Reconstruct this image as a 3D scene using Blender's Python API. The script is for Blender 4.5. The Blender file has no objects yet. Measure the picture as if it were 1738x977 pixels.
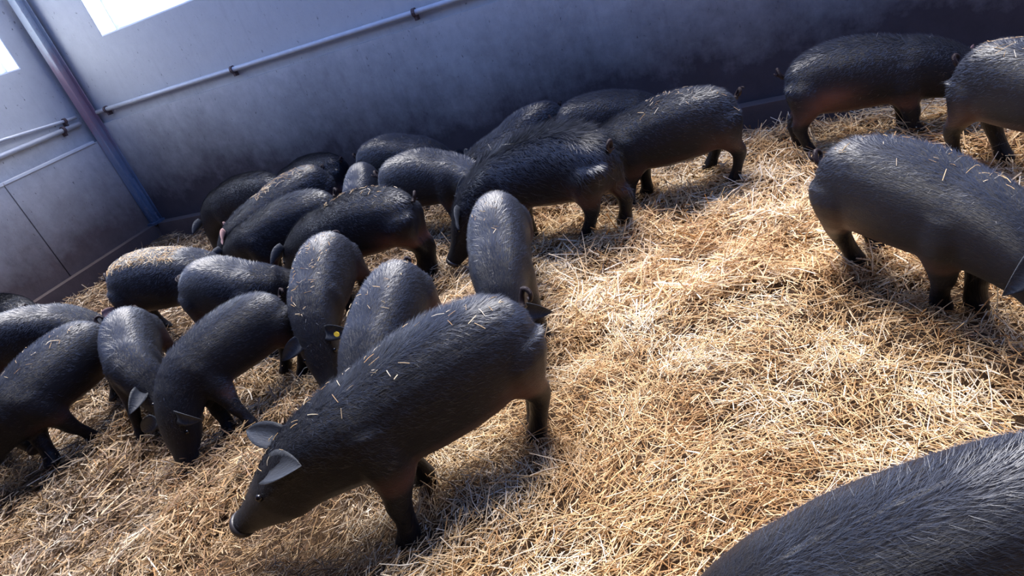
import bpy, math, random
import numpy as np
from mathutils import Vector, Matrix

# ------------------------------------------------------------------ camera, sky, sun, exposure
scn = bpy.context.scene
COL = scn.collection
CAM_H = 1.87                      # eye height above the straw
FOCAL_PX, PITCH, ROLL = 1110.28, 0.4857, 0.3499

def setup_camera():
    fw = Vector((0, math.cos(PITCH), -math.sin(PITCH)))
    up = Vector((0, math.sin(PITCH), math.cos(PITCH)))
    rt = Vector((1, 0, 0))
    right = rt * math.cos(ROLL) - up * math.sin(ROLL)
    top = rt * math.sin(ROLL) + up * math.cos(ROLL)
    cd = bpy.data.cameras.new('camera')
    cd.sensor_width = 36.0
    cd.lens = FOCAL_PX / 1738.0 * 36.0
    cd.clip_start = 0.05
    co = bpy.data.objects.new('camera', cd)
    m = Matrix((right, top, -fw)).transposed().to_4x4()
    m.translation = (0, 0, CAM_H)
    co.matrix_world = m
    COL.objects.link(co)
    scn.camera = co
setup_camera()

# pen frame: the corner of the two walls; A runs along the window wall, N points out through it
CORNER = Vector((-3.779, 8.074, 0))
A = Vector((0.87855, -0.47765, 0))
N = Vector((0.47765, 0.87855, 0))
def wp(u, d, z):                  # u metres along the window wall, d metres into the pen, height z
    return CORNER + A * u - N * d + Vector((0, 0, z))

world = bpy.data.worlds.new('sky'); scn.world = world
world.use_nodes = True
bg = world.node_tree.nodes['Background']
bg.inputs['Color'].default_value = (0.22, 0.39, 1.0, 1)
bg.inputs['Strength'].default_value = 1.15

sun = bpy.data.lights.new('sun', 'SUN')
sun.energy = 7.2
sun.angle = math.radians(38)
sun.color = (1.0, 0.95, 0.90)
so = bpy.data.objects.new('sun', sun)
sd = Vector((-.12, -.60, -1.55)).normalized()   # high, from beyond the long wall
so.rotation_euler = sd.to_track_quat('-Z', 'Y').to_euler()
so.location = (-6, 10, 12)
COL.objects.link(so)

vs = scn.view_settings
vs.view_transform = 'Standard'; vs.look = 'None'; vs.gamma = 1.0
vs.use_curve_mapping = False
vs.exposure = 0.45
PANE_EMISSION = 9.0

# ------------------------------------------------------------------ materials
def mat(name):
    m = bpy.data.materials.new(name); m.use_nodes = True
    nt = m.node_tree
    return m, nt, nt.nodes['Principled BSDF']
def node(nt, t, **kw):
    n = nt.nodes.new(t)
    for k, v in kw.items(): setattr(n, k, v)
    return n
def ramp(nt, fac, stops):
    r = node(nt, 'ShaderNodeValToRGB')
    e = r.color_ramp.elements
    while len(e) > 1: e.remove(e[-1])
    e[0].position = stops[0][0]; e[0].color = (*stops[0][1], 1)
    for p, c in stops[1:]:
        x = e.new(p); x.color = (*c, 1)
    nt.links.new(fac, r.inputs['Fac'])
    return r.outputs['Color']
def noise(nt, scale, detail=6, rough=.6, vec=None, dist=0):
    n = node(nt, 'ShaderNodeTexNoise')
    n.inputs['Scale'].default_value = scale; n.inputs['Detail'].default_value = detail
    n.inputs['Roughness'].default_value = rough; n.inputs['Distortion'].default_value = dist
    if vec is not None: nt.links.new(vec, n.inputs['Vector'])
    return n.outputs['Fac']
def mapping(nt, vec, scale):
    m = node(nt, 'ShaderNodeMapping'); m.inputs['Scale'].default_value = scale
    nt.links.new(vec, m.inputs['Vector']); return m.outputs['Vector']
def math_n(nt, op, a, b=None, clamp=False):
    m = node(nt, 'ShaderNodeMath', operation=op); m.use_clamp = clamp
    for i, x in enumerate((a, b)):
        if x is None: continue
        if isinstance(x, (int, float)): m.inputs[i].default_value = x
        else: nt.links.new(x, m.inputs[i])
    return m.outputs[0]
def mixc(nt, fac, a, b, mode='MIX'):
    m = node(nt, 'ShaderNodeMix', data_type='RGBA', blend_type=mode)
    for sock, x in ((m.inputs[0], fac), (m.inputs[6], a), (m.inputs[7], b)):
        if isinstance(x, (int, float)): sock.default_value = x
        elif isinstance(x, tuple): sock.default_value = (*x, 1)
        else: nt.links.new(x, sock)
    return m.outputs[2]
def bump(nt, h, strength, dist, bsdf):
    b = node(nt, 'ShaderNodeBump'); b.inputs['Strength'].default_value = strength
    b.inputs['Distance'].default_value = dist
    nt.links.new(h, b.inputs['Height']); nt.links.new(b.outputs['Normal'], bsdf.inputs['Normal'])

def concrete(name, clean, dark, mid, stain_lo, stain_hi, up_axis=True):
    """painted concrete, rubbed dirty by the animals up to about stain_hi metres"""
    m, nt, bs = mat(name)
    geo = node(nt, 'ShaderNodeNewGeometry'); pos = geo.outputs['Position']
    sx = node(nt, 'ShaderNodeSeparateXYZ'); nt.links.new(pos, sx.inputs[0])
    n1 = noise(nt, 1.3, 8, .65, pos)
    n2 = noise(nt, 9, 8, .7, pos)
    streak = noise(nt, 1.0, 6, .65, mapping(nt, pos, (16, 16, 1.6)))
    base = mixc(nt, math_n(nt, 'MULTIPLY', n2, .8), clean, tuple(c * .72 for c in clean))
    base = mixc(nt, ramp(nt, streak, [(.55, (0, 0, 0)), (.8, (.3, .3, .3))]), base, (.30, .29, .30))
    # small dark flecks
    fl = noise(nt, 38, 3, .6, mapping(nt, pos, (1, 1, .55)))
    base = mixc(nt, ramp(nt, fl, [(.66, (0, 0, 0)), (.74, (.75, .75, .75))]), base, (.10, .09, .09))
    # dirt band
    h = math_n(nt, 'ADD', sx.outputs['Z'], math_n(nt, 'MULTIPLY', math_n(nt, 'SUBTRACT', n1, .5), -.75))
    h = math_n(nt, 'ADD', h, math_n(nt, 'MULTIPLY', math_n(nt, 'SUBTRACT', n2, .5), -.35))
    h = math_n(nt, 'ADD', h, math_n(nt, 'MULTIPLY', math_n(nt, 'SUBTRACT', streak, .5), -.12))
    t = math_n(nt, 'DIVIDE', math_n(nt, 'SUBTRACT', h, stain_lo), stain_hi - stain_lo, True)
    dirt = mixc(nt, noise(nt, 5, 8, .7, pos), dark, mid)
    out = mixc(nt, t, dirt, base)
    nt.links.new(out, bs.inputs['Base Color'])
    bs.inputs['Roughness'].default_value = .85
    bump(nt, n2, .35, .02, bs)
    return m

MAT = {}
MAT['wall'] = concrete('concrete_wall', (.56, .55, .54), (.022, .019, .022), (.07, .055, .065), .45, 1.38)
MAT['wall_left'] = concrete('concrete_side_wall', (.62, .59, .56), (.04, .03, .03), (.19, .135, .115), .28, 1.2)  # paler clean tone also stands in for window light on this wall
MAT['kerb'] = concrete('dirty_kerb', (.12, .09, .08), (.05, .035, .032), (.12, .08, .07), .1, .5)

def simple(name, col, rough=.5, metal=0, var=.3, scale=20):
    m, nt, bs = mat(name)
    co = node(nt, 'ShaderNodeTexCoord').outputs['Object']
    n = noise(nt, scale, 6, .6, co)
    nt.links.new(mixc(nt, n, col, tuple(c * (1 - var) for c in col)), bs.inputs['Base Color'])
    bs.inputs['Roughness'].default_value = rough; bs.inputs['Metallic'].default_value = metal
    return m
MAT['pipe'] = simple('grey_plastic_pipe', (.62, .62, .64), .45)
MAT['clamp'] = simple('rusty_clamp', (.10, .06, .06), .7)
MAT['frame'] = simple('white_window_frame', (.75, .77, .8), .4)
MAT['reveal'] = simple('white_reveal', (.85, .87, .9), .7, var=.1)
MAT['snout'] = simple('dark_snout_skin', (.03, .026, .028), .38)
MAT['eye'] = simple('dark_eye', (.008, .006, .006), .08)
MAT['tag'] = simple('yellow_plastic_tag', (.85, .60, .06), .4, var=.1)
MAT['ledge_highlight'] = simple('pale_ledge_highlight', (.80, .79, .78), .8, var=.25, scale=9)
MAT['slab'] = simple('concrete_floor', (.16, .13, .11), .9)
MAT['roof'] = simple('dark_timber_roof', (.035, .028, .024), .9)
MAT['boards'] = simple('dark_barn_boards', (.045, .036, .03), .9)

def make_pane():
    m, nt, bs = mat('daylit_window_pane')
    bs.inputs['Base Color'].default_value = (.9, .93, 1, 1)
    bs.inputs['Roughness'].default_value = .3
    bs.inputs['Emission Color'].default_value = (.86, .92, 1, 1)
    bs.inputs['Emission Strength'].default_value = PANE_EMISSION
    return m
MAT['pane'] = make_pane()

def make_column_mat():
    m, nt, bs = mat('painted_rusty_steel')
    pos = node(nt, 'ShaderNodeNewGeometry').outputs['Position']
    sx = node(nt, 'ShaderNodeSeparateXYZ'); nt.links.new(pos, sx.inputs[0])
    n1 = noise(nt, 6, 8, .7, mapping(nt, pos, (3, 3, .8)))
    n2 = noise(nt, 25, 6, .6, pos)
    z = math_n(nt, 'ADD', sx.outputs['Z'], math_n(nt, 'MULTIPLY', math_n(nt, 'SUBTRACT', n1, .5), 1.2))
    paint = ramp(nt, math_n(nt, 'DIVIDE', z, 3.2), [(.05, (.05, .07, .11)), (.18, (.12, .18, .27)), (.34, (.28, .30, .36)), (.45, (.34, .20, .24)), (.60, (.36, .24, .27)), (.72, (.44, .47, .50))])
    nt.links.new(mixc(nt, ramp(nt, n2, [(.55, (0, 0, 0)), (.7, (.6, .6, .6))]), paint, (.30, .26, .3)), bs.inputs['Base Color'])
    bs.inputs['Roughness'].default_value = .55
    bump(nt, n2, .3, .01, bs)
    return m
MAT['column'] = make_column_mat()

def make_pig_mat():
    m, nt, bs = mat('black_bristly_hide')
    co = node(nt, 'ShaderNodeTexCoord').outputs['Object']
    fl = node(nt, 'ShaderNodeAttribute', attribute_name='flow')     # (along the body, around it, skin and straw bounce)
    sx = node(nt, 'ShaderNodeSeparateXYZ'); nt.links.new(fl.outputs['Vector'], sx.inputs[0])
    cb = node(nt, 'ShaderNodeCombineXYZ')
    nt.links.new(sx.outputs[0], cb.inputs[0]); nt.links.new(sx.outputs[1], cb.inputs[1])
    hair = noise(nt, 1, 5, .7, mapping(nt, cb.outputs[0], (28, 190, 1)), .4)
    n1 = noise(nt, 7, 6, .6, co)
    hide = mixc(nt, n1, (.0035, .0035, .006), (.008, .0075, .011))
    hide = mixc(nt, ramp(nt, hair, [(.5, (0, 0, 0)), (.8, (.7, .7, .7))]), hide, (.012, .012, .017))
    skin = mixc(nt, n1, (.16, .065, .05), (.10, .05, .045))
    col = mixc(nt, math_n(nt, 'MULTIPLY', sx.outputs[2], math_n(nt, 'ADD', math_n(nt, 'MULTIPLY', n1, .8), .45), True), hide, skin)
    et = node(nt, 'ShaderNodeAttribute', attribute_name='ear_tone')
    col = mixc(nt, et.outputs['Fac'], col, mixc(nt, hair, (.02, .023, .03), (.07, .078, .095)))
    ear = node(nt, 'ShaderNodeAttribute', attribute_name='ear_pink')
    col = mixc(nt, ear.outputs['Fac'], col, (.50, .30, .28))
    nt.links.new(col, bs.inputs['Base Color'])
    bs.inputs['Roughness'].default_value = .34
    bs.inputs['Specular IOR Level'].default_value = .24
    bs.inputs['Sheen Weight'].default_value = .03
    bs.inputs['Sheen Roughness'].default_value = .4
    bs.inputs['Sheen Tint'].default_value = (.8, .88, 1, 1)
    h = math_n(nt, 'ADD', hair, math_n(nt, 'MULTIPLY', n1, .4))
    bump(nt, h, .55, .012, bs)
    return m
MAT['pig'] = make_pig_mat()

def make_hair_mat():
    m, nt, bs = mat('pig_bristles')
    bs.inputs['Base Color'].default_value = (.036, .042, .062, 1)  # bluish tint stands in for sky highlights on the backs
    bs.inputs['Roughness'].default_value = .34
    bs.inputs['Specular IOR Level'].default_value = .6
    return m
MAT['hair'] = make_hair_mat()

def make_straw_mats():
    m, nt, bs = mat('straw_stalks')
    at = node(nt, 'ShaderNodeAttribute', attribute_name='tone')
    sx = node(nt, 'ShaderNodeSeparateXYZ'); nt.links.new(at.outputs['Vector'], sx.inputs[0])
    c = ramp(nt, sx.outputs[0], [(0, (.26, .12, .045)), (.25, (.48, .27, .11)), (.55, (.64, .43, .21)), (.8, (.76, .58, .36)), (1, (.86, .76, .60))])
    c = mixc(nt, sx.outputs[1], c, (.085, .048, .028))
    nt.links.new(c, bs.inputs['Base Color'])
    bs.inputs['Roughness'].default_value = .5
    bs.inputs['Specular IOR Level'].default_value = .4
    m2, nt, bs = mat('matted_straw_bed')
    pos = node(nt, 'ShaderNodeNewGeometry').outputs['Position']
    n1 = noise(nt, 60, 6, .7, pos, 1.2); n2 = noise(nt, 3, 5, .6, pos)
    c = ramp(nt, n1, [(.3, (.045, .025, .012)), (.55, (.16, .085, .035)), (.75, (.34, .20, .08))])
    c = mixc(nt, math_n(nt, 'MULTIPLY', n2, .5), c, (.05, .03, .018))
    nt.links.new(c, bs.inputs['Base Color'])
    bs.inputs['Roughness'].default_value = .9
    bump(nt, n1, .8, .04, bs)
    return m, m2
MAT['straw'], MAT['bed'] = make_straw_mats()

# ------------------------------------------------------------------ helpers
def link(o, parent=None):
    COL.objects.link(o)
    if parent is not None: o.parent = parent
    return o
def mesh_obj(name, verts, faces, material, parent=None, smooth=False, loc=None):
    me = bpy.data.meshes.new(name)
    me.from_pydata([tuple(v) for v in verts], [], faces)
    me.materials.append(material)
    if smooth: me.polygons.foreach_set('use_smooth', [True] * len(me.polygons))
    me.update()
    o = bpy.data.objects.new(name, me)
    if loc is not None: o.location = loc
    return link(o, parent)
def tag(o, label=None, cat=None, group=None, kind=None):
    if label: o['label'] = label
    if cat: o['category'] = cat
    if group: o['group'] = group
    if kind: o['kind'] = kind
    return o
BOXF = [(0, 1, 2, 3), (7, 6, 5, 4), (0, 4, 5, 1), (1, 5, 6, 2), (2, 6, 7, 3), (3, 7, 4, 0)]
def wall_box(name, u0, u1, d0, d1, z0, z1, material, parent=None):
    """a box in pen coordinates: along the window wall, into the pen, up"""
    c = [wp(u, d, z) for z in (z0, z1) for u, d in ((u0, d0), (u0, d1), (u1, d1), (u1, d0))]
    f = [(3, 2, 1, 0), (4, 5, 6, 7), (0, 1, 5, 4), (1, 2, 6, 5), (2, 3, 7, 6), (3, 0, 4, 7)]
    return mesh_obj(name, c, f, material, parent)
def tube_geo(pts, radii, n=10, closed_ends=True):
    V, F = [], []
    pts = [Vector(p) for p in pts]
    up = Vector((0, 0, 1))
    prev = None
    for i, p in enumerate(pts):
        d = (pts[min(i + 1, len(pts) - 1)] - pts[max(i - 1, 0)]).normalized()
        ref = prev if prev is not None else (Vector((1, 0, 0)) if abs(d.z) > .8 else up)
        s = d.cross(ref).normalized(); t = s.cross(d).normalized(); prev = t
        r = radii[i] if hasattr(radii, '__len__') else radii
        for k in range(n):
            a = 2 * math.pi * k / n
            V.append(p + (s * math.cos(a) + t * math.sin(a)) * r)
    for i in range(len(pts) - 1):
        for k in range(n):
            F.append((i * n + k, i * n + (k + 1) % n, (i + 1) * n + (k + 1) % n, (i + 1) * n + k))
    if closed_ends:
        F.append(tuple(reversed(range(n)))); F.append(tuple(range((len(pts) - 1) * n, len(pts) * n)))
    return V, F
def tube(name, pts, r, material, parent=None, n=10):
    V, F = tube_geo(pts, r, n)
    return mesh_obj(name, V, F, material, parent, True)

# ------------------------------------------------------------------ the pen: walls, kerbs, column, windows, pipes
T = .30                            # wall thickness
WALL_TOP = 2.9
W1 = dict(u0=.84, u1=3.3, z0=2.15, z1=2.75)       # window in the long wall
W2 = dict(d0=.39, d1=2.6, z0=2.13, z1=2.75)       # window in the side wall

def build_walls():
    wb = bpy.data.objects.new('wall_back', None); link(wb); wb.location = wp(0, 0, 0)
    tag(wb, 'long grey concrete wall stained dark along its foot', 'wall', kind='structure')
    wl = bpy.data.objects.new('wall_left', None); link(wl); wl.location = wp(0, 0, 0)
    tag(wl, 'shorter grey concrete wall meeting the steel column', 'wall', kind='structure')
    bpy.context.view_layer.update()
    def adopt(o, p):
        o.parent = p; o.matrix_parent_inverse = p.matrix_world.inverted()
    L = 12.0
    # long wall: lower panels stand 3 cm proud of the upper ones
    for a, b in ((0, 9.4), (9.412, L)):
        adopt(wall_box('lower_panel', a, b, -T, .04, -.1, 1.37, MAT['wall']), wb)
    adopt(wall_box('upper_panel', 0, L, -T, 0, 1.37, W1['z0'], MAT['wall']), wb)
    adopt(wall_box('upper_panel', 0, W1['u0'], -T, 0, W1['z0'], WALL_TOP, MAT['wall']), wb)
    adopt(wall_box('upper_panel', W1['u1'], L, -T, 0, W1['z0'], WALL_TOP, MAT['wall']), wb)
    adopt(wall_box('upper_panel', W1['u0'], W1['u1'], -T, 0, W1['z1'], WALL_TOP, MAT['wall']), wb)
    # side wall
    D = 9.0
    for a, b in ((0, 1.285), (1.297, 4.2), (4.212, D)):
        adopt(wall_box('ledge_highlight', -.02, .082, max(a, .19) if a == 0 else a, b, 1.221, 1.246, MAT['ledge_highlight']), wl)  # pale strip added; its colour stands in for light catching the ledge
        adopt(wall_box('lower_panel', -T, .07, a, b, -.1, 1.22, MAT['wall_left']), wl)
    adopt(wall_box('upper_panel', -T, 0, 0, D, 1.22, W2['z0'], MAT['wall']), wl)
    adopt(wall_box('upper_panel', -T, 0, 0, W2['d0'], W2['z0'], WALL_TOP, MAT['wall']), wl)
    adopt(wall_box('upper_panel', -T, 0, W2['d1'], D, W2['z0'], WALL_TOP, MAT['wall']), wl)
    adopt(wall_box('upper_panel', -T, 0, W2['d0'], W2['d1'], W2['z1'], WALL_TOP, MAT['wall']), wl)
    # kerbs at the foot of both walls
    k = wall_box('trim_1', .02, L, .04, .15, -.1, .16, MAT['kerb']); tag(k, 'low concrete kerb at the foot of the long wall', 'kerb', kind='structure')
    k = wall_box('trim_2', .07, .17, .151, D, -.1, .16, MAT['kerb']); tag(k, 'low concrete kerb at the foot of the side wall', 'kerb', kind='structure')
    fl = wall_box('floor', -T, L, -T, D, -.16, -.10, MAT['slab']); tag(fl, 'concrete floor slab under the straw', 'floor', kind='structure')

def build_window(name, label, along):
    """along(u, d, z0..): box maker in the wall's own axes"""
    root = bpy.data.objects.new(name, None); link(root)
    tag(root, label, 'window', kind='structure')
    return root

def build_windows():
    for idx, (w, side) in enumerate(((W1, False), (W2, True))):
        a0, a1 = (w['d0'], w['d1']) if side else (w['u0'], w['u1'])
        z0, z1 = w['z0'], w['z1']
        def bx(nm, p0, p1, q0, q1, za, zb, m):      # p along the wall, q depth outward (positive = outside)
            if side: return wall_box(nm, -q1, -q0, p0, p1, za, zb, m)
            return wall_box(nm, p0, p1, -q1, -q0, za, zb, m)
        root = bpy.data.objects.new('window_%d' % (idx + 1), None); link(root)
        root.location = wp(0, (a0 + a1) / 2, z0) if side else wp((a0 + a1) / 2, 0, z0)
        tag(root, 'bright daylit window in the side wall' if side else 'wide bright daylit window in the long wall', 'window', kind='structure')
        bpy.context.view_layer.update()
        ob = []
        e = .012
        # white reveals lining the opening
        ob.append(bx('sill', a0, a1, .002, .20, z0, z0 + e, MAT['reveal']))
        ob.append(bx('reveal', a0, a0 + e, .002, .20, z0 + e, z1 - e, MAT['reveal']))
        ob.append(bx('reveal', a1 - e, a1, .002, .20, z0 + e, z1 - e, MAT['reveal']))
        ob.append(bx('reveal', a0, a1, .002, .20, z1 - e, z1, MAT['reveal']))
        # frame
        f = .06
        ob.append(bx('bottom_rail', a0, a1, .20, .25, z0, z0 + f, MAT['frame']))
        ob.append(bx('top_rail', a0, a1, .20, .25, z1 - f, z1, MAT['frame']))
        ob.append(bx('stile', a0, a0 + f, .20, .25, z0 + f, z1 - f, MAT['frame']))
        ob.append(bx('stile', a1 - f, a1, .20, .25, z0 + f, z1 - f, MAT['frame']))
        mid = (a0 + a1) / 2
        ob.append(bx('mullion', mid - .025, mid + .025, .20, .25, z0 + f, z1 - f, MAT['frame']))
        ob.append(bx('pane', a0 + f, mid - .025, .222, .228, z0 + f, z1 - f, MAT['pane']))
        ob.append(bx('pane', mid + .025, a1 - f, .222, .228, z0 + f, z1 - f, MAT['pane']))
        for o in ob:
            o.parent = root; o.matrix_parent_inverse = root.matrix_world.inverted()

def build_column():
    # steel H column standing in the corner
    V, F = [], []
    def b(u0, u1, d0, d1, z0, z1):
        k = len(V)
        V.extend(wp(u, d, z) for z in (z0, z1) for u, d in ((u0, d0), (u0, d1), (u1, d1), (u1, d0)))
        F.extend(tuple(i + k for i in f) for f in [(3, 2, 1, 0), (4, 5, 6, 7), (0, 1, 5, 4), (1, 2, 6, 5), (2, 3, 7, 6), (3, 0, 4, 7)])
    root = bpy.data.objects.new('steel_column', None); link(root); root.location = wp(.1, .12, .16)
    tag(root, 'rusty painted steel column standing in the wall corner', 'column', kind='structure')
    bpy.context.view_layer.update()
    def part(nm, *a):
        o = wall_box(nm, *a, MAT['column'])
        o.parent = root; o.matrix_parent_inverse = root.matrix_world.inverted()
    part('flange', .085, .185, .142, .154, .16, WALL_TOP)
    part('flange', .085, .185, .041, .053, .16, WALL_TOP)
    part('web', .131, .139, .053, .142, .16, WALL_TOP)
    part('foot_plate', .075, .215, .041, .19, .16, .185)
    part('stiffener', .150, .158, .06, .141, .186, .72)

def build_pipes():
    def make(pts, r, label, clamps):
        p = tube('water_pipe', [wp(*q) for q in pts], r, MAT['pipe'])
        tag(p, label, 'pipe')
        for (u, d, z, side) in clamps:
            ring = []
            c = wp(u, d, z)
            ax = N if side else A
            out = A if side else -N
            ri = r + .012
            V, F = [], []
            for s in (-.014, .014):
                for k in range(10):
                    an = 2 * math.pi * k / 10
                    V.append(c + ax * s + out * math.cos(an) * ri + Vector((0, 0, math.sin(an) * ri)))
            for k in range(10): F.append((k, (k + 1) % 10, 10 + (k + 1) % 10, 10 + k))
            F += [tuple(range(9, -1, -1)), tuple(range(10, 20))]
            k = len(V)
            for s in (-.012, .012):
                for (o_, z_) in ((-.04, .012), (.01, .012), (.01, -.065), (-.04, -.065)):
                    V.append(c + ax * s + out * o_ + Vector((0, 0, z_)))
            F += [(k + 3, k + 2, k + 1, k), (k + 4, k + 5, k + 6, k + 7), (k, k + 1, k + 5, k + 4), (k + 1, k + 2, k + 6, k + 5), (k + 2, k + 3, k + 7, k + 6), (k + 3, k, k + 4, k + 7)]
            mesh_obj('pipe_clamp', V, F, MAT['clamp'], p)
    make([(.20, .045, 1.50), (1.2, .045, 1.497), (3, .045, 1.485), (5, .045, 1.475), (11.9, .045, 1.46)], .024,
         'grey water pipe clamped along the long wall', [(.36, .045, 1.50, 0), (2.26, .045, 1.49, 0), (4.35, .045, 1.479, 0), (6.6, .045, 1.47, 0)])
    make([(.042, .19, 1.455), (.042, 1.2, 1.468), (.042, 3, 1.48), (.042, 8.9, 1.5)], .026,
         'lower of the two grey pipes on the side wall', [(.042, .40, 1.46, 1), (.042, 2.4, 1.477, 1)])
    make([(.045, .19, 1.527), (.045, .4, 1.54), (.05, 1.0, 1.59), (.05, 2.2, 1.68), (.05, 8.9, 1.75)], .017,
         'upper thin pipe rising along the side wall', [(.045, .33, 1.537, 1), (.05, 2.0, 1.667, 1)])

def build_shell():
    # unseen barn shell: roof and front wall added to darken the pigs' near sides
    D = 9.0; L = 12.0
    r = wall_box('unseen_ceiling', -T, L + T, 4.9, D + T, 3.5, 3.62, MAT['roof']); tag(r, 'unseen barn roof added to block sky light from the camera side', 'roof', kind='structure')
    w = wall_box('unseen_wall_front', -T, L + T, D, D + T, -.16, 3.5, MAT['boards']); tag(w, 'unseen dark barn wall added to keep the near sides of the pigs dark', 'wall', kind='structure')
    w = wall_box('wall_right', L, L + T, -T, D, -.16, 3.5, MAT['wall_left']); tag(w, 'far end wall of the pen', 'wall', kind='structure')
build_shell()
build_walls(); build_windows(); build_column(); build_pipes()

# ------------------------------------------------------------------ straw bed
def bed_h(x, y):
    """height of the straw surface (numpy arrays or floats)"""
    x = np.asarray(x, float); y = np.asarray(y, float)
    h = .018 * np.sin(2.1 * x + 1.3 * y + .5) + .016 * np.sin(3.7 * y - 2.3 * x + 1.1)
    h = h + .022 * np.sin(6.3 * x + 2.9 * y + 2) * np.sin(5.1 * y - 1.7 * x) + .026 * np.sin(11 * x - 4 * y) * np.sin(9 * y + 5 * x + 1) + .016 * np.sin(23 * x + 7 * y) * np.sin(19 * y - 9 * x)
    for (bx, by, r, a) in BUMPS:
        h = h + a * np.exp(-((x - bx) ** 2 + (y - by) ** 2) / (r * r))
    return h
BUMPS = [(2.05, 4.1, .35, .05), (2.75, 3.55, .30, .07), (1.15, 2.75, .16, .05), (.75, 2.15, .22, .05), (1.55, 1.9, .25, .05), (.35, 1.75, .2, .04)]
def pen_uv(x, y):
    ex, ey = x - CORNER.x, y - CORNER.y
    return ex * A.x + ey * A.y, -(ex * N.x + ey * N.y)
def dirt_shade_amount(x, y):
    """trampled, dung-brown straw: by herd and wall foot; shade of the left side painted in too"""
    u, d = pen_uv(x, y)
    w = .5 + .5 * np.sin(3.1 * x + 1.7 * y) * np.sin(2.3 * y - 1.1 * x + .7)
    s = np.clip((6.2 - u) / 2.2, 0, 1) * 1.05 + np.clip((.7 - d) / .5, 0, 1) * .5
    # browner oval under the walking pig's head
    s = s + .5 * np.exp(-(((x + 1.15) / .55) ** 2 + ((y - 2.05) / .45) ** 2))
    return np.clip(s * (.65 + .7 * w), 0, 1)

def build_straw():
    rng = np.random.default_rng(5)
    # matted bed
    nu, nd = 220, 170
    us = np.linspace(.17, 11.5, nu); ds = np.linspace(.15, 8.9, nd)
    U, Dd = np.meshgrid(us, ds, indexing='ij')
    X = CORNER.x + A.x * U - N.x * Dd; Y = CORNER.y + A.y * U - N.y * Dd
    Z = bed_h(X, Y) - .03
    V = np.stack([X.ravel(), Y.ravel(), Z.ravel()], 1)
    idx = np.arange(nu * nd).reshape(nu, nd)
    q = np.stack([idx[:-1, :-1].ravel(), idx[:-1, 1:].ravel(), idx[1:, 1:].ravel(), idx[1:, :-1].ravel()], 1)
    bed = mesh_np('straw_bed', V, q, MAT['bed'], smooth=True)
    tag(bed, 'matted brown straw bed under the loose stalks', 'straw', kind='stuff')
    # loose stalks, denser where the camera is near
    def scatter(n, dmin, dmax, lmin, lmax, rmin, rmax, prism, name, label, lift=1.0):
        # sample in the visible wedge plus margin
        m = n * 6
        x = rng.uniform(-5.5, 5.5, m); y = rng.uniform(.1, 8.6, m)
        u, d = pen_uv(x, y)
        dist = np.sqrt(x * x + y * y + CAM_H ** 2)
        ok = (u > .28) & (d > .26) & (dist > dmin) & (dist < dmax) & (np.abs(x) < .95 * y + 1.3)
        x, y, dist = x[ok], y[ok], dist[ok]
        keep = rng.random(len(x)) < np.clip((dmin + .6) / dist, .15, 1) ** 1.1
        x, y = x[keep][:n], y[keep][:n]
        n = len(x)
        dirty = dirt_shade_amount(x, y)
        ln = rng.uniform(lmin, lmax, n) ** 1.0 * np.where(rng.random(n) < .08, 1.7, 1) * (1 - .35 * dirty)
        rad = rng.uniform(rmin, rmax, n)
        field = 1.6 * np.sin(1.9 * x + .8 * y) + 1.4 * np.sin(2.7 * y - 1.2 * x + 1)
        az = np.where(rng.random(n) < .45, field + rng.normal(0, .55, n), rng.uniform(0, 2 * np.pi, n))
        el = rng.normal(0, .22, n) + np.where(rng.random(n) < .08, rng.uniform(.3, .9, n), 0)
        dirv = np.stack([np.cos(az) * np.cos(el), np.sin(az) * np.cos(el), np.sin(el)], 1)
        side = np.stack([-np.sin(az), np.cos(az), np.zeros(n)], 1)
        upv = np.cross(dirv, side)
        zc = bed_h(x, y) + rng.uniform(-.034, .034, n) * lift + np.abs(np.sin(el)) * ln * .35
        c = np.stack([x, y, zc], 1)
        bend = rng.normal(0, .10, n)[:, None] * ln[:, None]
        p0 = c - dirv * ln[:, None] * .5; p1 = c + (side * rng.normal(0, 1, n)[:, None] + upv * rng.normal(.3, .6, n)[:, None]) * bend * .7; p2 = c + dirv * ln[:, None] * .5
        tone = np.clip(rng.beta(2.4, 1.8, n) * 1.0 + .12 * np.sin(4 * x + 2 * y) + .16 * np.sin(9 * x - 5 * y + 1) * np.sin(8 * y + 3 * x), 0, 1)  # broad tone waves stand in for dark shadows between clumps
        dt = np.clip(dirty * rng.uniform(.35, 1.15, n), 0, .95)
        stalk_mesh(name, label, p0, p1, p2, side, upv, rad, tone, dt, prism, rng)
    scatter(62000, 1.2, 3.9, .05, .17, .0011, .0026, True, 'loose_straw', 'loose golden straw stalks strewn over the open part of the pen')
    scatter(60000, 1.2, 4.2, .018, .065, .0010, .0024, False, 'chopped_straw', 'short broken straw bits lying between the longer stalks')
    scatter(90000, 3.4, 10.0, .06, .20, .0018, .0034, False, 'far_straw', 'loose straw stalks around and behind the standing pigs')

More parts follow.
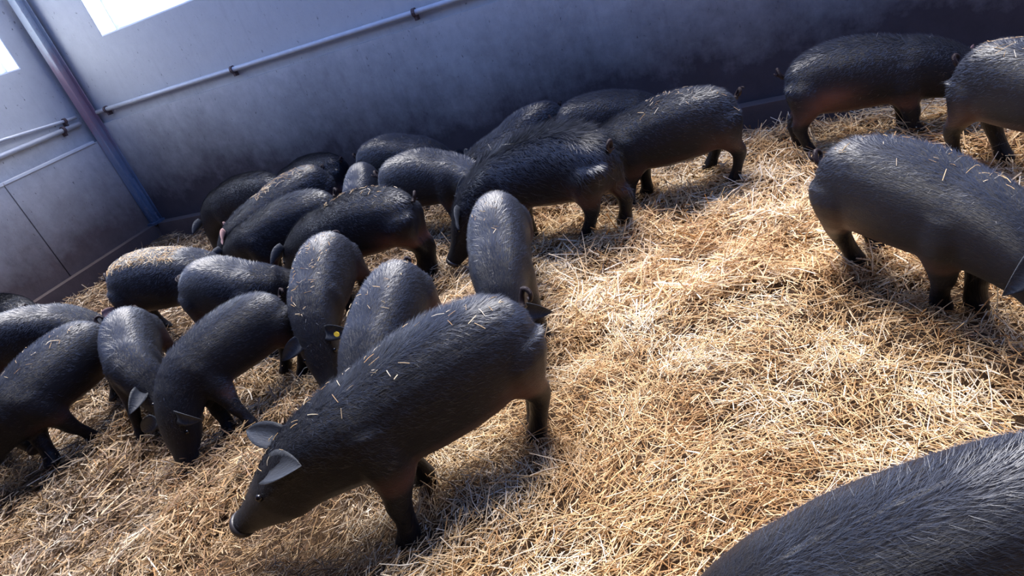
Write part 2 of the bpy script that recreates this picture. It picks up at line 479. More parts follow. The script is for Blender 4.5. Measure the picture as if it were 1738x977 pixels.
def mesh_np(name, V, F, material, smooth=False, parent=None, link_it=True):
    me = bpy.data.meshes.new(name)
    V = np.asarray(V, np.float32); F = np.asarray(F, np.int32)
    me.vertices.add(len(V)); me.vertices.foreach_set('co', V.ravel())
    k = F.shape[1]
    me.loops.add(F.size); me.loops.foreach_set('vertex_index', F.ravel())
    me.polygons.add(len(F)); me.polygons.foreach_set('loop_start', np.arange(0, F.size, k, dtype=np.int32))
    me.polygons.foreach_set('loop_total', np.full(len(F), k, np.int32))
    if smooth: me.polygons.foreach_set('use_smooth', np.ones(len(F), bool))
    me.materials.append(material)
    me.update(calc_edges=True)
    o = bpy.data.objects.new(name, me)
    if link_it: link(o, parent)
    return o
def stalk_mesh(name, label, p0, p1, p2, side, upv, rad, tone, dirt, prism, rng, link_it=True):
    n = len(p0)
    if prism:
        ang = rng.uniform(0, 2 * np.pi, n)
        rings = []
        for p in (p0, p1, p2):
            for k in range(3):
                a = ang + 2 * np.pi * k / 3
                rings.append(p + (side * np.cos(a)[:, None] + upv * np.sin(a)[:, None]) * rad[:, None])
        V = np.stack(rings, 1).reshape(-1, 3); nv = 9
        f = []
        for i in (0, 3):
            for k in range(3): f.append((i + k, i + (k + 1) % 3, i + 3 + (k + 1) % 3, i + 3 + k))
    else:
        ang = rng.uniform(-1.0, 1.0, n)
        s = side * np.cos(ang)[:, None] + upv * np.sin(ang)[:, None]
        rings = []
        for p in (p0, p1, p2):
            rings += [p - s * rad[:, None], p + s * rad[:, None]]
        V = np.stack(rings, 1).reshape(-1, 3); nv = 6
        f = [(0, 1, 3, 2), (2, 3, 5, 4)]
    f = np.array(f)
    F = (f[None] + (np.arange(n) * nv)[:, None, None]).reshape(-1, 4)
    o = mesh_np(name, V, F, MAT['straw'], link_it=link_it)
    at = o.data.attributes.new('tone', 'FLOAT_VECTOR', 'POINT')
    t = np.zeros((n * nv, 3), np.float32); t[:, 0] = np.repeat(tone, nv); t[:, 1] = np.repeat(dirt, nv)
    at.data.foreach_set('vector', t.ravel())
    tag(o, label, 'straw', kind='stuff')
    return o
build_straw()

# ------------------------------------------------------------------ pigs
SL = .80
#          s, top, bottom, half width  (metres, for a pig 0.71 m high at the back)
TORSO = [(.000, .575, .455, .045), (.022, .620, .385, .100), (.07, .668, .325, .142), (.15, .708, .292, .165), (.26, .733, .275, .175),
         (.38, .741, .266, .181), (.50, .733, .266, .181), (.61, .710, .274, .175), (.70, .680, .285, .165)]
#        neck: distance, half width, up, down
NECK = [(.05, .156, .188, .200), (.13, .146, .172, .194), (.22, .134, .152, .184), (.30, .126, .130, .172)]
HEAD = [(.07, .122, .112, .165), (.15, .112, .092, .155), (.23, .088, .070, .126), (.30, .069, .057, .092), (.36, .060, .052, .066), (.385, .062, .056, .058)]

def axis_xy(P, s):
    x, y, th, sc, bend = P[:5]
    m = SL / 2
    n = 24
    h = (s - m) / n
    cx = cy = 0.0
    for i in range(n):
        ang = th + bend * ((m + h * (i + .5)) / SL - .5)
        cx += math.cos(ang) * h; cy += math.sin(ang) * h
    return x + sc * cx, y + sc * cy, th + bend * (s / SL - .5)

def ring_pts(c, right, up, w, ut, dn, n=22, e=2.25):
    out = []
    for k in range(n):
        a = 2 * math.pi * k / n
        ca, sa = math.cos(a), math.sin(a)
        r = (abs(ca) ** e + abs(sa) ** e) ** (-1 / e)
        hgt = ut if sa > 0 else dn
        out.append(c + right * (ca * r * w) + up * (sa * r * hgt))
    return out
def loft(rings):
    n = len(rings[0]); V = [p for r in rings for p in r]; F = []
    for i in range(len(rings) - 1):
        for k in range(n):
            F.append((i * n + k, i * n + (k + 1) % n, (i + 1) * n + (k + 1) % n, (i + 1) * n + k))
    F.append(tuple(reversed(range(n)))); F.append(tuple(range((len(rings) - 1) * n, len(rings) * n)))
    return V, F

def limb(pts, n=14):
    """pts: (position, forward vector, half depth along forward, half width)"""
    rings = []
    for (p, fwd, rf, rs) in pts:
        sd = Vector((0, 0, 1)).cross(fwd).normalized()
        rings.append([p + fwd * (math.cos(2 * math.pi * k / n) * rf) + sd * (math.sin(2 * math.pi * k / n) * rs) for k in range(n)])
    V, F = loft(rings)
    return V, [tuple(reversed(f)) for f in F]

def ear_geo(base, out, fwd, up, L, W, droop, cup):
    """leaf-shaped ear with thickness, pointing along out; fwd is across its blade"""
    nu, nv = 9, 7
    top, bot = [], []
    for i in range(nu):
        t = i / (nu - 1)
        w = W * (math.sin(math.pi * min(1, .28 + .72 * t)) ** .75) * (1 - .08 * t) if t < 1 else .004
        w = max(w, .004)
        for j in range(nv):
            q = (j / (nv - 1) - .5) * 2
            lift = cup * w * (q * q) - droop * t * t * L
            p = base + out * (t * L) + fwd * (q * w * .5 + .10 * W * t) + up * lift
            th = .011 * (1 - .55 * t) * (1 - .5 * q * q)
            top.append(p + up * th * .5); bot.append(p - up * th * .5)
    V = top + bot; m = nu * nv; F = []
    for i in range(nu - 1):
        for j in range(nv - 1):
            a, b, c, d = i * nv + j, i * nv + j + 1, (i + 1) * nv + j + 1, (i + 1) * nv + j
            F.append((a, b, c, d)); F.append((m + d, m + c, m + b, m + a))
    edge = [j for j in range(nv)] + [i * nv + nv - 1 for i in range(1, nu)] + [(nu - 1) * nv + j for j in range(nv - 2, -1, -1)] + [i * nv for i in range(nu - 2, 0, -1)]
    for a, b in zip(edge, edge[1:] + edge[:1]): F.append((b, a, m + a, m + b))
    return V, F

def build_pig(key, P, label, feet={}, ears=None, hair=9000, voxel=.016, skin=.5, tail=1, seed=1, long_hair=1.0, ear_pink=0, hair_w=1.0, patch=None, hair_len=.030, lift=0.0):
    x, y, th, sc, bend, ny, npi, hp = P
    origin = Vector((x, y, float(bed_h(x, y)) * 0))
    rings, axis = [], []
    for (s, tp, bt, w) in TORSO:
        px, py, a = axis_xy(P, s)
        right = Vector((math.sin(a), -math.cos(a), 0)); up = Vector((0, 0, 1))
        cz = bt + (tp - bt) * .47
        c = Vector((px, py, cz * sc))
        rings.append(ring_pts(c, right, up, w * sc, (tp - cz) * sc, (cz - bt) * sc))
        axis.append((c, Vector((math.cos(a), math.sin(a), 0)), right, up, s))
    px, py, a0 = axis_xy(P, .72)
    c = Vector((px, py, .482 * sc)); last = 0.0
    for (dist, w, ut, dn) in NECK:
        f = dist / .30
        a = a0 + ny * f; pi_ = npi * (f ** .8)
        d = Vector((math.cos(a) * math.cos(pi_), math.sin(a) * math.cos(pi_), -math.sin(pi_)))
        c = c + d * ((dist - last) * sc); last = dist
        right = Vector((math.sin(a), -math.cos(a), 0)); up = right.cross(d)
        rings.append(ring_pts(c, right, up, w * sc, ut * sc, dn * sc))
        axis.append((c.copy(), d, right, up, .72 + dist))
    a = a0 + ny
    poll_c, last = c.copy(), 0.0
    n_h = len(HEAD)
    for i, (dist, w, ut, dn) in enumerate(HEAD):
        f = min(1, (i + 1) / 2)
        pi_ = npi + (hp - npi) * f
        d = Vector((math.cos(a) * math.cos(pi_), math.sin(a) * math.cos(pi_), -math.sin(pi_)))
        c = c + d * ((dist - last) * sc); last = dist
        right = Vector((math.sin(a), -math.cos(a), 0)); up = right.cross(d)
        rings.append(ring_pts(c, right, up, w * sc, ut * sc, dn * sc, e=2.1 if i < n_h - 2 else 2.0))
        axis.append((c.copy(), d, right, up, 1.02 + dist))
    # snout plate: short rim
    snout_c, hd, hr, hu = c + d * (.012 * sc), d, right, up
    rings.append(ring_pts(snout_c, right, up, .048 * sc, .046 * sc, .046 * sc, e=2))
    V, F = loft(rings)
    V = list(V); F = [tuple(reversed(f)) for f in F]
    def add(VF, flip=False):
        k = len(V); V.extend(VF[0]); F.extend(tuple(i + k for i in (reversed(f) if flip else f)) for f in VF[1])
    foot_w = {}
    for nm, s, sg, front in (('HL', .11, 1, False), ('HR', .11, -1, False), ('FL', .70, 1, True), ('FR', .70, -1, True)):
        px, py, a = axis_xy(P, s)
        fwd = Vector((math.cos(a), math.sin(a), 0)); left = Vector((-math.sin(a), math.cos(a), 0))
        root = Vector((px, py, 0)) + left * (.085 * sg * sc)
        dfl = root + left * (.015 * sg * sc)
        if nm in feet:
            ft = Vector((*feet[nm], 0)); off = ft - dfl
            mx = .24 * sc
            if off.length > mx: off = off * (mx / off.length)
            ft = dfl + off
        else:
            rnd = random.Random(seed * 7 + hash_of(nm)); ft = dfl + fwd * (rnd.uniform(-.09, .09) * sc) + left * (rnd.uniform(-.02, .03) * sg * sc)
        off = ft - dfl
        fz = float(bed_h(ft.x, ft.y)) - .006
        foot_w[nm] = ft
        def at(frac, fx, z):
            return Vector((root.x, root.y, 0)) + left * (.012 * sg * sc) * min(1, frac * 2) + off * frac + fwd * (fx * sc) + Vector((0, 0, z * sc + fz * frac))
        if front:
            pts = [(at(0, .0, .54), fwd, 0.129 * sc, 0.084 * sc), (at(0, .0, .45), fwd, 0.132 * sc, 0.095 * sc), (at(.08, -.005, .375), fwd, 0.110 * sc, 0.095 * sc), (at(.25, -.014, .30), fwd, 0.090 * sc, 0.074 * sc),
                   (at(.45, -.006, .235), fwd, 0.064 * sc, 0.058 * sc), (at(.62, .006, .175), fwd, 0.055 * sc, 0.051 * sc), (at(.8, -.002, .11), fwd, 0.044 * sc, 0.042 * sc),
                   (at(.94, .0, .055), fwd, 0.047 * sc, 0.046 * sc), (at(1, .010, .025), fwd, 0.059 * sc, 0.046 * sc), (at(1, .016, .0), fwd, 0.061 * sc, 0.046 * sc)]
        else:
            pts = [(at(0, .03, .53), fwd, 0.146 * sc, 0.084 * sc), (at(0, .035, .46), fwd, 0.151 * sc, 0.101 * sc), (at(.08, .032, .385), fwd, 0.129 * sc, 0.092 * sc), (at(.25, .012, .315), fwd, 0.092 * sc, 0.079 * sc),
                   (at(.5, -.034, .25), fwd, 0.069 * sc, 0.056 * sc), (at(.68, -.052, .195), fwd, 0.054 * sc, 0.047 * sc), (at(.84, -.032, .12), fwd, 0.044 * sc, 0.042 * sc),
                   (at(.95, -.008, .055), fwd, 0.046 * sc, 0.046 * sc), (at(1, .006, .025), fwd, 0.059 * sc, 0.046 * sc), (at(1, .012, .0), fwd, 0.061 * sc, 0.046 * sc)]
        add(limb(pts))
    # remesh the joined shells into one continuous skin
    me = bpy.data.meshes.new('tmp'); me.from_pydata([tuple(v - origin) for v in V], [], F); me.update()
    tmp = bpy.data.objects.new('tmp', me); COL.objects.link(tmp)
    rm = tmp.modifiers.new('r', 'REMESH'); rm.mode = 'VOXEL'; rm.voxel_size = voxel
    sm = tmp.modifiers.new('s', 'SMOOTH'); sm.factor = .5; sm.iterations = max(4, int(.12 / voxel))
    dg = bpy.context.evaluated_depsgraph_get()
    ev = tmp.evaluated_get(dg)
    em = ev.to_mesh()
    nv = len(em.vertices)
    BV = np.empty(nv * 3, np.float32); em.vertices.foreach_get('co', BV); BV = BV.reshape(-1, 3)
    BF = [tuple(p.vertices) for p in em.polygons]
    # muscle and skin folds
    Pn = BV / sc
    lump = .006 * np.sin(9 * Pn[:, 0] + 5 * Pn[:, 2] + seed) * np.sin(8 * Pn[:, 1] - 6 * Pn[:, 2] + 2 * seed)
    nrm0 = np.empty(nv * 3, np.float32); em.vertices.foreach_get('normal', nrm0)
    BV = BV + nrm0.reshape(-1, 3) * (lump * sc)[:, None]
    BV = BV.astype(np.float32)
    ev.to_mesh_clear()
    bpy.data.objects.remove(tmp); bpy.data.meshes.remove(me)
    # ears and tail are welded on as part of the same mesh
    EV, EF, ekind = [], [], []
    def add_extra(VF, kind):
        k = nv + len(EV); EV.extend(p - origin for p in VF[0]); EF.extend(tuple(i + k for i in f) for f in VF[1]); ekind.extend([kind] * len(VF[0]))
    ears = ears or {}
    for sg, nm in ((1, 'L'), (-1, 'R')):
        e = dict(side=.80, fwd=.45, up=.15, len=.165, wid=.105, droop=.30, cup=.25); e.update(ears.get('both', {})); e.update(ears.get(nm, {}))
        lft = -hr
        base = poll_c - hd * (.0 * sc) + lft * (.085 * sg * sc) + hu * (.085 * sc)
        out = (lft * (sg * e['side']) + hd * e['fwd'] + hu * e['up']).normalized()
        upv = (hu - out * hu.dot(out)).normalized()
        acr = upv.cross(out).normalized()
        roll = e.get('roll', .35) * sg
        acr2 = acr * math.cos(roll) + upv * math.sin(roll); upv2 = out.cross(acr2).normalized()
        if upv2.dot(hu) < 0: upv2 = -upv2
        g = ear_geo(base, out, acr2, upv2, e['len'] * sc, e['wid'] * sc, e['droop'], e['cup'])
        add_extra(g, 1)
        if nm in ears and ears[nm].get('tag'):
            tagpos = (base + out * (.55 * e['len'] * sc) + upv2 * .012, out, acr2, upv2)
        elif nm == 'L': tagpos = None
    if tail:
        c0, fw0, r0, u0, _ = axis[0]
        tp = []
        rootp = c0 + Vector((0, 0, .060 * sc)) + fw0 * (.012 * sc)
        for i in range(22):
            t = i / 21
            if tail == 1:
                an = t * (1.0 + .25 * (seed % 3)) * 2 * math.pi + (seed % 5) * .2
                rad = .031 * sc * min(1, t * 3) * (1 - .25 * t)
                tp.append(rootp - fw0 * (.02 + .05 * t) * sc + r0 * (rad * math.sin(an) ) + Vector((0, 0, 1)) * ((.018 + rad * (1 - math.cos(an)) * .9) * min(1, t * 3) * sc) + fw0 * (rad * .5 * math.cos(an)))
            else:
                tp.append(rootp - fw0 * (.015 + .03 * math.sin(t * 2)) * sc - Vector((0, 0, t * .16 * sc)) + r0 * (.02 * math.sin(t * 5) * sc))
        add_extra(tube_geo(tp, [(.016 - .011 * i / 21) * sc for i in range(22)], 7), 2)
    allV = np.concatenate([BV, np.array([tuple(v) for v in EV], np.float32).reshape(-1, 3)])
    me = bpy.data.meshes.new('pig')
    me.from_pydata(allV.tolist(), [], BF + EF)
    me.polygons.foreach_set('use_smooth', [True] * len(me.polygons))
    me.materials.append(MAT['pig'])
    me.update()
    # flow coordinates: along the body, around it, reddish skin and painted straw bounce
    ax = np.array([tuple(c_ - origin) for c_, *_ in axis]); axs = np.array([q[4] for q in axis])
    td = np.array([tuple(q[1]) for q in axis]); tr = np.array([tuple(q[2]) for q in axis]); tu = np.array([tuple(q[3]) for q in axis])
    # densify
    tt = np.linspace(0, len(axis) - 1, 120); i0 = np.minimum(tt.astype(int), len(axis) - 2); fr = (tt - i0)[:, None]
    def dens(M): return M[i0] * (1 - fr) + M[i0 + 1] * fr
    AX, TD, TR, TU = dens(ax), dens(td), dens(tr), dens(tu); AS = axs[i0] * (1 - fr[:, 0]) + axs[i0 + 1] * fr[:, 0]
    near = np.empty(len(allV), int)
    for i in range(0, len(allV), 4000):
        dd = ((allV[i:i + 4000, None, :] - AX[None]) ** 2).sum(2); near[i:i + 4000] = dd.argmin(1)
    off = allV - AX[near]
    ang = np.arctan2((off * TR[near]).sum(1), (off * TU[near]).sum(1))
    nrm = np.empty(len(allV) * 3, np.float32); me.vertices.foreach_get('normal', nrm); nrm = nrm.reshape(-1, 3)
    s_ = AS[near]; zz = allV[:, 2] / sc
    belly = np.clip((.38 - zz) / .08, 0, 1) * np.clip((zz - .24) / .04, 0, 1) * np.clip((.86 - s_) / .1, 0, 1)
    flank = np.exp(-((s_ - .20) / .10) ** 2 - ((zz - .37) / .07) ** 2)
    if patch: flank = flank + 1.6 * np.exp(-((s_ - patch[0]) / patch[2]) ** 2 - ((zz - patch[1]) / patch[3]) ** 2)
    sk = np.clip((belly * .7 + flank * .7) * skin, 0, 1)
    sk[nv:] = np.where(np.array(ekind) == 1, .0, .15)
    fl = np.stack([s_ * sc, np.abs(ang) * .18, sk], 1).astype(np.float32)
    at_ = me.attributes.new('flow', 'FLOAT_VECTOR', 'POINT'); at_.data.foreach_set('vector', fl.ravel())
    ep = np.zeros(len(allV), np.float32); ep[nv:] = np.where(np.array(ekind) == 1, ear_pink, 0)
    at_ = me.attributes.new('ear_pink', 'FLOAT', 'POINT'); at_.data.foreach_set('value', ep)
    et = np.zeros(len(allV), np.float32); et[nv:] = np.where(np.array(ekind) == 1, .8, 0)
    at_ = me.attributes.new('ear_tone', 'FLOAT', 'POINT'); at_.data.foreach_set('value', et)
    o = bpy.data.objects.new('pig', me); o.location = origin; link(o)
    tag(o, label, 'pig', 'black pigs in the straw pen')
    # eyes
    for sg in (1, -1):
        c_ = poll_c + hd * (.125 * sc) - hr * (.098 * sg * sc) + hu * (.055 * sc)
        EVs, EFs = sphere_geo(c_ - origin, .015 * sc)
        mesh_obj('eye', EVs, EFs, MAT['eye'], o, True)
    # snout plate with nostrils
    Vs, Fs = snout_geo(snout_c - origin + hd * (-.004 * sc), hd, hr, hu, sc)
    mesh_obj('snout_plate', Vs, Fs, MAT['snout'], o, True)
    if tagpos:
        p_, out, ac, u2 = tagpos
        q = p_ - origin
        Vt = []
        for k in (0, 1):
            for i in range(10):
                an = 2 * math.pi * i / 10
                Vt.append(q + u2 * (.004 + .004 * k) + out * (.017 * math.cos(an)) + ac * (.014 * math.sin(an)))
        Ft = [(i, (i + 1) % 10, 10 + (i + 1) % 10, 10 + i) for i in range(10)] + [tuple(range(9, -1, -1)), tuple(range(10, 20))]
        t_ = mesh_obj('ear_tag', Vt, Ft, MAT['tag'], o); t_['label'] = 'yellow plastic ear tag'
    # bristles
    rng = np.random.default_rng(seed)
    tri = []
    for f in BF: tri.append(f[:3]); 
    tri = np.array(tri)
    fc = allV[tri].mean(1); fn = np.cross(allV[tri[:, 1]] - allV[tri[:, 0]], allV[tri[:, 2]] - allV[tri[:, 0]])
    ar = np.linalg.norm(fn, axis=1) + 1e-12; fn = fn / ar[:, None]
    fs = s_[tri[:, 0]]; fz = fc[:, 2] / sc
    upness = np.clip(fn[:, 2], -1, 1)
    w = ar * np.clip(.06 + upness * 1.1, .03, 2) * np.clip((fz - .16) / .1, .1, 1) * np.where(fs > 1.12, .35, 1)  # denser on top, so backs read as lit and sides as dark
    pick = rng.choice(len(tri), hair, p=w / w.sum())
    r1 = rng.random((hair, 2)); sw = r1.sum(1) > 1; r1[sw] = 1 - r1[sw]
    v0, v1, v2 = allV[tri[pick, 0]], allV[tri[pick, 1]], allV[tri[pick, 2]]
    b = v0 + (v1 - v0) * r1[:, :1] + (v2 - v0) * r1[:, 1:]
    nn = fn[pick]
    back = -TD[near[tri[pick, 0]]]
    dirh = back * .9 + np.array([0, 0, -.45]) + rng.normal(0, .28, (hair, 3))
    dirh = dirh - nn * (dirh * nn).sum(1, keepdims=True); dirh /= np.linalg.norm(dirh, axis=1, keepdims=True) + 1e-9
    crest = np.clip((upness[pick] - .75) / .2, 0, 1)
    dirh = dirh * .93 + nn * (.26 + .16 * crest)[:, None]
    L = hair_len * sc * rng.uniform(.6, 1.25, hair) * (1 + .5 * crest * long_hair)
    wd = np.cross(dirh, nn); wd /= np.linalg.norm(wd, axis=1, keepdims=True) + 1e-9
    hw = .0011 * hair_w * sc * max(1.0, min(1.7, math.hypot(x, y) / 3))
    HV = np.stack([b - wd * hw - nn * .002, b + wd * hw - nn * .002, b + dirh * L[:, None]], 1).reshape(-1, 3)
    HF = np.arange(hair * 3).reshape(-1, 3)
    h = mesh_np('bristles', HV, HF, MAT['hair'], parent=o)
    h['kind'] = 'stuff'
    PIGS[key] = dict(nb=len(BF), nv=nv, obj=o, V=allV + np.array(tuple(origin)), fc=fc + np.array(tuple(origin)), fn=fn, s=fs, sc=sc, ar=ar, TD=TD, near=near, tri=tri)
    return o
def hash_of(s): return sum(ord(c) * (i + 1) for i, c in enumerate(s))
def sphere_geo(c, r, nu=10, nv=6):
    V, F = [c + Vector((0, 0, r))], []
    for i in range(1, nv):
        for k in range(nu):
            p, a = math.pi * i / nv, 2 * math.pi * k / nu
            V.append(c + Vector((math.sin(p) * math.cos(a), math.sin(p) * math.sin(a), math.cos(p))) * r)
    V.append(c - Vector((0, 0, r)))
    for k in range(nu): F.append((0, 1 + k, 1 + (k + 1) % nu))
    for i in range(nv - 2):
        for k in range(nu):
            a = 1 + i * nu; F.append((a + k, a + nu + k, a + nu + (k + 1) % nu, a + (k + 1) % nu))
    a = 1 + (nv - 2) * nu
    for k in range(nu): F.append((a + k, len(V) - 1, a + (k + 1) % nu))
    return V, F
def snout_geo(c, d, r, u, sc):
    """oval disc, rim rounded, two nostril pits"""
    V, F = [], []
    rad = [(.0, -.006), (.0, .004), (1, .010), (.90, .016), (.55, .017)]
    n = 24
    rr = [(1.0, -.012), (1.03, .004), (.96, .014), (.72, .017)]
    for (q, z) in rr:
        for k in range(n):
            a = 2 * math.pi * k / n
            V.append(c + d * (z * sc) + r * (.058 * q * math.cos(a) * sc) + u * (.052 * q * math.sin(a) * sc))
    for i in range(len(rr) - 1):
        for k in range(n): F.append((i * n + k, i * n + (k + 1) % n, (i + 1) * n + (k + 1) % n, (i + 1) * n + k))
    F.append(tuple(range((len(rr) - 1) * n, len(rr) * n))); F.append(tuple(range(n - 1, -1, -1)))
    for sg in (1, -1):
        k0 = len(V)
        for (q, z) in ((1, .0165), (1, .0200), (.5, .0185)):
            for k in range(10):
                a = 2 * math.pi * k / 10
                V.append(c + d * (z * sc) + r * ((.018 * sg + .009 * q * math.cos(a)) * sc) + u * (.012 * q * math.sin(a) * sc))
        for i in range(2):
            for k in range(10): F.append((k0 + i * 10 + k, k0 + i * 10 + (k + 1) % 10, k0 + (i + 1) * 10 + (k + 1) % 10, k0 + (i + 1) * 10 + k))
        F.append(tuple(range(k0 + 20, k0 + 30)))
    return V, F
PIGS = {}

build_pig('front', (-0.367, 2.084, -2.820, 1.020, -0.288, -0.343, 0.340, 0.570), 'large black pig walking across the open straw with its head lowered and ears spread', feet={'HL': (-0.11, 2.2), 'FL': (-0.69, 1.87)}, seed=3, hair=20000, hair_w=0.8, voxel=0.011, ears={'R': {'side': 0.5, 'fwd': 0.75, 'up': 0.75, 'len': 0.2, 'droop': 0.1}, 'L': {'side': 0.55, 'fwd': -0.9, 'up': -0.2, 'droop': 0.05, 'roll': 0.2, 'wid': 0.125, 'len': 0.2}}, skin=0.8)
build_pig('near', (0.660, 0.830, 3.136, 0.950, -0.200, 0.000, 0.750, 1.050), 'black pig of which only the broad bristly back shows at the edge of the straw', feet={}, seed=4, hair=12000, voxel=0.013, hair_w=0.45)
build_pig('right', (1.610, 2.250, -1.337, 0.940, -0.255, -0.120, 0.250, 0.700), 'black pig standing alone on bright straw with a pale ridge of bristles along its back', feet={'HL': (1.72, 2.6), 'HR': (1.58, 2.54), 'FR': (1.64, 2.09)}, seed=5, hair=11000, hair_w=0.7, voxel=0.013)
build_pig('rightback', (2.660, 2.800, -1.431, 0.910, 0.000, -0.100, 0.500, 0.800), 'black pig with bits of straw on its rump in front of the wall pig', feet={'HR': (2.55, 3.12)}, seed=6, hair=9000)
build_pig('wall', (2.380, 3.760, -0.559, 0.920, 0.000, 0.000, 0.400, 0.800), 'dark pig standing along the long wall with a reddish patch on its flank', feet={}, seed=7, ear_pink=0.6, skin=0.8, patch=(0.3, 0.42, 0.13, 0.07))
build_pig('mid', (1.326, 3.919, 2.852, 0.934, -0.629, -0.303, 0.468, 0.909), 'black pig with a straight sloping back whose tail end is on the open straw', feet={'HL': (1.61, 3.84), 'HR': (1.55, 4.09), 'FL': (0.93, 4.0)}, seed=8)
build_pig('big', (0.502, 3.900, 2.537, 1.030, 0.805, 0.167, 0.686, 0.911), 'shaggy black pig arching its back, its head hanging down beside its feet', feet={'HL': (0.57, 3.82)}, seed=9, hair=16000, hair_len=0.06, long_hair=1.6)
build_pig('facing', (0.031, 3.255, -1.766, 0.908, -0.028, 0.048, 0.734, 1.042), 'black pig with a pale line down its spine, in front of the shaggy pig', feet={'HL': (0.12, 3.66)}, seed=10, hair=9000)
build_pig('pale', (-0.610, 2.920, -1.920, 0.850, 0.000, 0.000, 0.600, 1.100), 'greyish black pig with a pinkish flank and its head in the straw', feet={}, seed=11, skin=1.5, hair=12000)
build_pig('tagged', (-1.035, 3.720, -1.763, 0.860, 0.100, 0.150, 0.750, 0.900), 'black pig nosing the straw with a yellow tag in its ear', feet={'FL': (-1.18, 3.39), 'FR': (-1.52, 3.3)}, seed=12, hair=9000, voxel=0.013, ears={'L': {'tag': True}})
build_pig('leftmid', (-1.540, 3.330, -2.496, 0.810, 0.000, 0.600, 0.750, 1.100), 'black pig with round back and braced front legs beside the tagged pig', feet={'FL': (-1.56, 3.02), 'FR': (-1.72, 3.09)}, seed=13)
build_pig('turning', (-2.310, 3.770, -1.309, 0.830, 0.300, 0.450, 0.850, 0.550), 'black pig turning its head sideways along the straw, a pale stripe on its back', feet={'FR': (-2.37, 3.4)}, seed=14)
build_pig('leftfront', (-2.730, 3.720, -2.059, 0.880, -0.250, -0.900, 0.450, 0.800), 'black pig with wrinkled shoulders stepping with both front legs apart', feet={'FL': (-2.73, 3.58), 'FR': (-2.89, 3.4), 'HL': (-2.8, 4.0)}, seed=15)
build_pig('edgehead', (-3.582, 3.988, -0.651, 0.891, -0.000, -0.112, 0.586, 0.574), 'pig of which only the lowered snout reaches into the straw by the side wall', feet={}, seed=16)
build_pig('behindleft', (-3.420, 4.580, -0.140, 0.880, 0.000, -0.200, 0.450, 0.800), 'grey-dusted pig with pinkish ears behind the pig with wrinkled shoulders', feet={}, seed=17, ear_pink=0.55)
build_pig('farleft', (-3.930, 5.280, 2.531, 0.840, -0.000, 0.000, 0.600, 0.900), 'pig rump next to the side wall kerb', feet={}, seed=18)
build_pig('strawback', (-2.390, 4.630, -0.350, 0.965, 0.050, 0.000, 0.750, 1.050), 'black pig with a thick layer of straw along its back', feet={}, seed=19)
build_pig('besidestraw', (-1.750, 4.050, -0.582, 0.890, 0.028, 1.600, 0.800, 1.200), 'black pig overlapping the straw-covered pig, bristles raised on its neck', feet={}, seed=20)
build_pig('pinkflank', (-0.776, 4.240, 2.794, 0.955, 0.057, -0.275, 0.364, 0.857), 'black pig with curled tail and a reddish inner thigh coloured like light off the straw', feet={'HL': (-0.55, 4.28)}, seed=21, skin=1.5)  # thigh colour carries the warm bounce off the straw
build_pig('blur', (-1.400, 4.900, -3.011, 0.900, -0.436, -0.672, 0.348, 0.849), 'smooth dark pig with a rounded shoulder between the straw-necked and the curl-tailed pig', feet={}, seed=22)
build_pig('strawneck', (-1.470, 5.560, 3.836, 0.920, -0.740, -0.232, 0.145, 0.748), 'dark pig with straw scattered on its back and a pink ear at its lowered head', feet={}, seed=23, ear_pink=0.8)
build_pig('corner', (-2.000, 6.160, 2.778, 0.930, 0.073, -0.276, 0.732, 1.041), 'dim pig standing closest to the steel column', feet={}, seed=24)
build_pig('cornerbehind', (-1.400, 6.400, 2.751, 0.810, 0.464, 0.000, 0.750, 1.050), 'dim pig behind the straw-necked pig against the long wall', feet={}, seed=25)
build_pig('squeezed', (-0.890, 5.460, -1.710, 0.750, -0.045, 0.000, 1.000, 1.300), 'small pig facing out, squeezed between its herd mates, with a pale spine', feet={}, seed=26)
build_pig('wallback', (-0.600, 5.800, -0.524, 0.870, 0.000, 0.000, 0.750, 1.050), 'dim pig with rounded back close to the long wall behind the smooth pig', feet={}, seed=27)
build_pig('backright', (-0.360, 4.860, -0.601, 0.900, -0.211, -0.507, 0.124, 0.737), 'sleek black pig with a light line along its back beside the shaggy pig', feet={}, seed=28)
build_pig('slim', (0.570, 5.140, -2.646, 0.830, -0.257, -0.400, 0.028, 0.689), 'slim dim pig sloping down behind the shaggy pig', feet={}, seed=29)
build_pig('behindbig', (1.060, 4.860, -0.471, 0.830, 0.000, 0.000, 0.750, 1.050), 'dim pig rump just above the back of the shaggy pig', feet={}, seed=30)

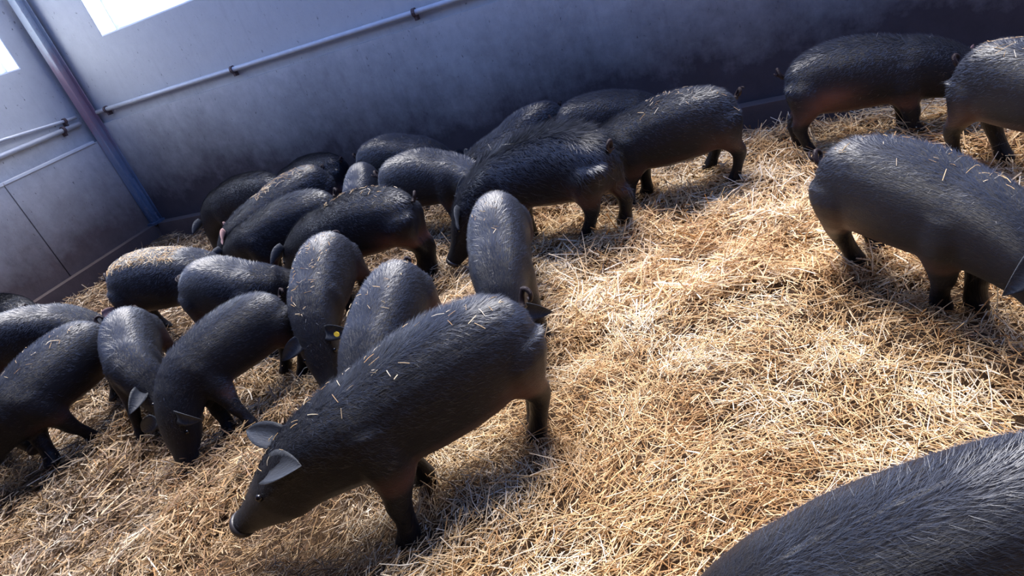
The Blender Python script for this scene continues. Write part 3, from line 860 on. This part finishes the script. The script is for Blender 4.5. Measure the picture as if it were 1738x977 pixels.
# ------------------------------------------------------------------ straw lying on the pigs
def straw_on(key, n, s0, s1, label, seed, zmin=.80, lmin=.02, lmax=.075):
    p = PIGS[key]
    rng = np.random.default_rng(seed)
    up = p['fn'][:, 2]
    w = p['ar'] * (up > zmin) * (p['s'] > s0) * (p['s'] < s1)
    pick = rng.choice(len(w), n, p=w / w.sum())
    nn = p['fn'][pick]
    c = p['fc'][pick] + nn * rng.uniform(.002, .014, n)[:, None] + rng.normal(0, .006, (n, 3)) * (1 - np.abs(nn))
    az = rng.uniform(0, 2 * np.pi, n)
    d = np.stack([np.cos(az), np.sin(az), rng.normal(0, .15, n)], 1)
    d = d - nn * (d * nn).sum(1, keepdims=True); d /= np.linalg.norm(d, axis=1, keepdims=True)
    side = np.cross(nn, d)
    ln = rng.uniform(lmin, lmax, n)[:, None]
    tone = np.clip(rng.beta(3, 1.6, n), 0, 1)
    stalk_mesh('straw_wisps', label, c - d * ln * .5, c + nn * rng.uniform(0, .004, n)[:, None], c + d * ln * .5, side, nn, rng.uniform(.0010, .0019, n), tone, np.zeros(n), True, rng)
straw_on('strawback', 620, .02, .72, 'thick scatter of straw bits lying along a black back by the side wall', 1, .72)
straw_on('strawneck', 160, .05, .75, 'wisps of straw on the back of the pig with the pink ear', 2, .80)
straw_on('tagged', 70, .0, 1.1, 'straw bits on the back and head of the tagged pig', 3, .7, .012, .04)
straw_on('rightback', 46, .0, .7, 'broken straw bits on the rump of the pig by the wall pig', 4, .8, .03, .09)
straw_on('mid', 40, .0, .6, 'straw bits on the rump of the pig with the sloping back', 5, .6, .015, .05)
straw_on('front', 70, .0, 1.25, 'a few straw wisps on the back and head of the walking pig', 6, .55, .015, .05)
straw_on('pale', 26, .0, .7, 'straw bits on the greyish pig with the pinkish flank', 7, .7, .012, .04)
straw_on('facing', 26, .0, .7, 'straw bits along the pale spine of the pig before the shaggy one', 8, .8, .012, .04)
straw_on('leftfront', 40, .2, 1.0, 'straw bits caught in the bristles of the pig with wrinkled shoulders', 9, .7, .012, .045)
straw_on('pinkflank', 36, .0, .6, 'straw bits near the curled tail of the pig with reddish thigh', 10, .8, .015, .05)
straw_on('right', 30, .0, .9, 'few straw bits on the lone pig with the pale ridge', 11, .8, .015, .05)
